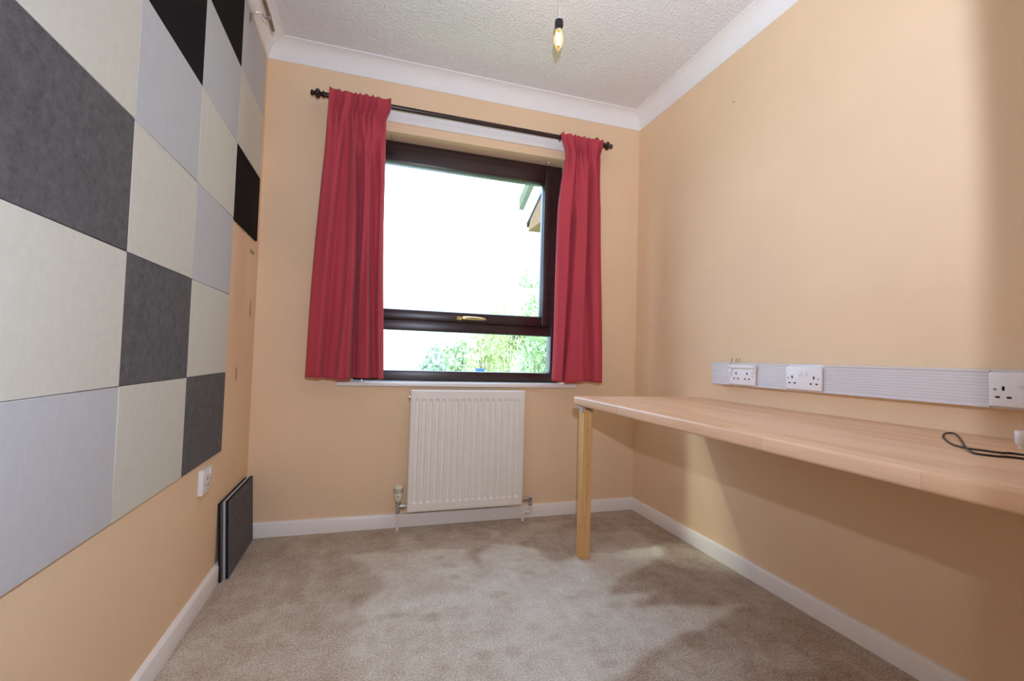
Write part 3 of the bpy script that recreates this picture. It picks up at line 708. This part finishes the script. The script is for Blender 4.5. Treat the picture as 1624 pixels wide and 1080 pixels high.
# ------------------------------------------------------------------ pendant bulb
BX, BY, BT = .682, 1.70, 2.133
pend = empty('pendant_lamp', (BX, BY, CEIL)); tag(pend, 'bare lit candle bulb in a black holder hanging from the ceiling', 'lamp')
MB().lathe([(0, .04), (.012, .04), (.020, .03), (.024, .006)], (BX, BY, CEIL), (0, 0, -1), 20).build('ceiling_rose', 'white_plastic', pend, True)
MB().lathe([(0, .0028), (.118, .0028)], (BX, BY, 2.280), (0, 0, 1), 8).build('flex', 'clear_flex', pend, True)
MB().lathe([(.0, .0155), (.006, .0150), (.018, .0090), (.022, .006), (.023, .001)], (BX, BY, BT + .127), (0, 0, 1), 18).build('holder_cap', 'white_plastic', pend, True)
MB().lathe([(0, .0125), (.012, .0135), (.013, .0170), (.026, .0178), (.036, .0165), (.0385, .012)], (BX, BY, BT + .090), (0, 0, 1), 20).build('lamp_holder', 'lamp_holder_black', pend, True)
bulb = MB().lathe([(0, .0005), (.004, .003), (.014, .0085), (.028, .0145), (.040, .0175), (.050, .0182), (.062, .0165), (.074, .0135), (.084, .0115), (.092, .0110)], (BX, BY, BT), (0, 0, 1), 24).build('bulb', 'lit_glass', pend, True)
MB().lathe([(.078, .0118), (.094, .0118)], (BX, BY, BT + .008), (0, 0, 1), 18).build('bulb_cap', 'chrome', pend, True)
MB().tube([(BX - .004, BY, BT + .075), (BX - .007, BY, BT + .05), (BX - .004, BY, BT + .028), (BX + .004, BY, BT + .028), (BX + .007, BY, BT + .05), (BX + .004, BY, BT + .075)], .0035, 6).build('filament', 'lit_filament', bulb, True)
bl = bpy.data.lights.new('bulb_light', 'POINT'); bl.energy = 0.9; bl.color = (1, 0.7, 0.4); bl.shadow_soft_size = .012
blo = bpy.data.objects.new('bulb_light', bl); COL.objects.link(blo); blo.location = (BX, BY, BT + .045)

nl = MB().tube([(XR, 1.713, 2.103), (XR - .012, 1.713, 2.101)], .0016, 8)
o = nl.build('wall_nail', 'steel', None, True, (XR, 1.713, 2.103)); tag(o, 'tiny nail left in the right wall below the cornice', 'nail')
# ------------------------------------------------------------------ outdoors
GZ = -0.35
struct(MB().box(-30, 40, D + T + .02, 60, GZ - .1, GZ).build('ground', 'grass_ground'))
o = MB().box(-6, 2.2, 5.5, 30, GZ, GZ + .03).build('paving', 'pale_paving'); struct(o)

def leaves(name, mat, centre, radii, n, size, parent, seed):
    rnd = random.Random(seed); b = MB()
    for _ in range(n):
        d = Vector((rnd.gauss(0, 1), rnd.gauss(0, 1), rnd.gauss(0, 1))).normalized() * (rnd.random() ** .45)
        lump = 1 + .22 * math.sin(d.x * 5 + seed) * math.cos(d.z * 6 + seed * 2) + .12 * math.sin(d.y * 9 + seed)
        p = Vector(centre) + Vector((d.x * radii[0], d.y * radii[1], d.z * radii[2])) * lump
        q = Matrix.Rotation(rnd.uniform(0, 6.28), 3, 'Z') @ Matrix.Rotation(rnd.uniform(-1.2, 1.2), 3, 'X')
        s = size * rnd.uniform(.6, 1.3)
        b.quad(p + q @ Vector((0, -s, 0)), p + q @ Vector((s * .45, 0, s * .12)), p + q @ Vector((0, s, 0)), p + q @ Vector((-s * .45, 0, s * .12)))
    return b.build(name, mat, parent)
def shrub(label, x, y, h, r, mat, seed, n=900, size=.06, kind='shrub', group='shrubs in the garden', base=None):
    z = GZ if base is None else base
    root = empty('garden_' + kind, (x, y, z)); tag(root, label, kind, group)
    b = MB(); rnd = random.Random(seed)
    for k in range(4):
        a = rnd.uniform(0, 6.28); b.tube([(x, y, z), (x + .2 * r * math.cos(a), y + .2 * r * math.sin(a), z + h * .4), (x + .5 * r * math.cos(a), y + .5 * r * math.sin(a), z + h * .75)], [.03 * r + .01, .02 * r + .008, .006], 6)
    b.build('stem', 'bark', root)
    leaves('foliage', mat, (x, y, z + h * .58), (r, r, h * .45), n, size, root, seed)
    return root
shrub('low grey-green shrub at the left of the lower window pane', .83, 6.4, 1.36, .27, 'leaf_grey_green', 1, 700)
shrub('feathery green shrub left of the middle of the lower pane', 1.32, 7.4, 1.55, .36, 'leaf_green', 2)
shrub('bushy yellow-green shrub in the middle of the lower pane', 2.19, 8.8, 2.10, .45, 'leaf_yellow_green', 3, 1100)
shrub('tall yellow-green shrub right of the window handle', 3.04, 10.2, 2.50, .5, 'leaf_yellow_green', 4, 900)
shrub('green shrub against the right frame of the lower pane', 2.62, 7.0, 1.70, .36, 'leaf_green', 5, 1000)
shrub('loose pale shrub rising behind the middle of the upper pane', 3.2, 12.2, 2.80, .6, 'leaf_yellow_green', 6, 800, .08)
shrub('tall shrub low in the right corner of the upper pane', 5.15, 14.0, 3.55, .7, 'leaf_green', 7, 1300, .09)
def grass_clump(label, x, y, h, seed):
    rnd = random.Random(seed); b = MB()
    for _ in range(160):
        a = rnd.uniform(0, 6.28); l = h * rnd.uniform(.6, 1.1); s = rnd.uniform(.1, .4) * l; r0 = rnd.uniform(0, .12)
        p0 = Vector((x + r0 * math.cos(a), y + r0 * math.sin(a), GZ)); p1 = p0 + Vector((s * .4 * math.cos(a), s * .4 * math.sin(a), l * .6)); p2 = p0 + Vector((s * math.cos(a), s * math.sin(a), l))
        w_ = Vector((-math.sin(a), math.cos(a), 0)) * .007
        b.bm.faces.new([b.bm.verts.new(v) for v in (p0 - w_, p0 + w_, p1 + w_ * .8, p2, p1 - w_ * .8)])
    o = b.build('tall_grass', 'leaf_green', None, False, (x, y, GZ)); tag(o, label, 'grass clump'); return o
grass_clump('clump of tall grass in the right of the lower pane', 1.87, 5.4, 1.22, 9)
pt = MB().lathe([(0, .045), (.01, .05), (.10, .062), (.11, .068), (.13, .068), (.13, .058), (.10, .052), (.10, 0)], (1.50, 6.35, GZ + .95), (0, 0, 1), 18)
pt.lathe([(0, .09), (.02, .09), (.03, .03), (.93, .03), (.95, .06), (.951, .001)], (1.50, 6.35, GZ), (0, 0, 1), 12)
o = pt.build('garden_pot', 'blue_glaze', None, True, (1.50, 6.35, GZ)); tag(o, 'small blue pot among the shrubs behind the lower pane', 'pot')

# neighbouring gable whose verge shows in the top right of the window
GX = 3.5; sl = math.tan(math.radians(24.8))
gy = lambda y: 4.095 + (10.517 - y) * sl          # height of the lower edge of the barge board
nh = empty('neighbour_house', (5.2, 7.5, GZ)); tag(nh, 'neighbouring house whose white gable board and tan soffit show top right', 'house')
MB().box(4.7, 9.5, 3.2, 10.2, GZ, 3.9).build('wall', 'pale_render', nh)
RYr = 6.2
MB().prism([(GX, 10.35, 3.90), (GX, 3.0, 3.90), (GX, RYr, gy(RYr)), (GX, 10.1, gy(10.1) - .02)], (1.4, 0, 0)).build('gable_boarding', 'tan_boarding', nh)
MB().prism([(GX - .05, 10.55, gy(10.55) - .02), (GX - .05, RYr, gy(RYr) - .02), (GX - .05, RYr, gy(RYr) + .42), (GX - .05, 10.75, gy(10.75) + .42)], (.045, 0, 0)).build('barge_board', 'white_board', nh)
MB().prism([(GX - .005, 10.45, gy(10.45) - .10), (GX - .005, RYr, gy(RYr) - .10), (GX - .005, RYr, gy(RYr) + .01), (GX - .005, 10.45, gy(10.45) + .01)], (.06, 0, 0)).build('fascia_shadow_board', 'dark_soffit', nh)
MB().prism([(GX - .16, 10.60, gy(10.60) + .42), (GX - .16, RYr, gy(RYr) + .42), (GX - .16, RYr, gy(RYr) + .72), (GX - .16, 10.60, gy(10.60) + .70)], (.26, 0, 0)).build('verge', 'mossy_mortar', nh)
MB().prism([(GX, 10.6, gy(10.6) + .45), (GX, RYr, gy(RYr) + .5), (GX, RYr, gy(RYr) + .62), (GX, 10.62, gy(10.62) + .60)], (6.2, 0, 0)).build('roof', 'pale_tiles', nh)
MB().prism([(GX, RYr, gy(RYr) + .5), (GX, 1.6, gy(RYr) - 1.6), (GX, 1.6, gy(RYr) - 1.5), (GX, RYr, gy(RYr) + .62)], (6.2, 0, 0)).build('roof', 'pale_tiles', nh)

# pale house at the end of the gardens
fh = empty('far_house', (9, 26, GZ)); tag(fh, 'pale house with a pitched roof far behind the shrubs', 'house')
MB().box(5.6, 12.5, 24, 30, GZ, 3.3).build('wall', 'pale_render', fh)
MB().prism([(5.2, 23.6, 3.3), (5.2, 30.4, 3.3), (5.2, 27, 5.2)], (7.8, 0, 0)).build('roof', 'pale_tiles', fh)
for wx in (7.0, 9.2): 
    q = box('window', 'white_board', wx, wx + 1.2, 23.96, 24.0, 1.2, 2.4, 0, fh); box('pane', 'dark_soffit', wx + .08, wx + 1.12, 23.95, 23.97, 1.28, 2.32, 0, q)
for i, (x, y, hh, r, lb) in enumerate(((11.0, 33, 7.6, 1.3, 'tree top rising over the far roof in the right of the upper pane'), (14.0, 37.5, 8.7, 1.6, 'taller tree behind the far house beside the window frame'))):
    shrub(lb, x, y, hh, r, 'leaf_green', 20 + i, 1600, .2, 'tree', 'trees behind the far house')
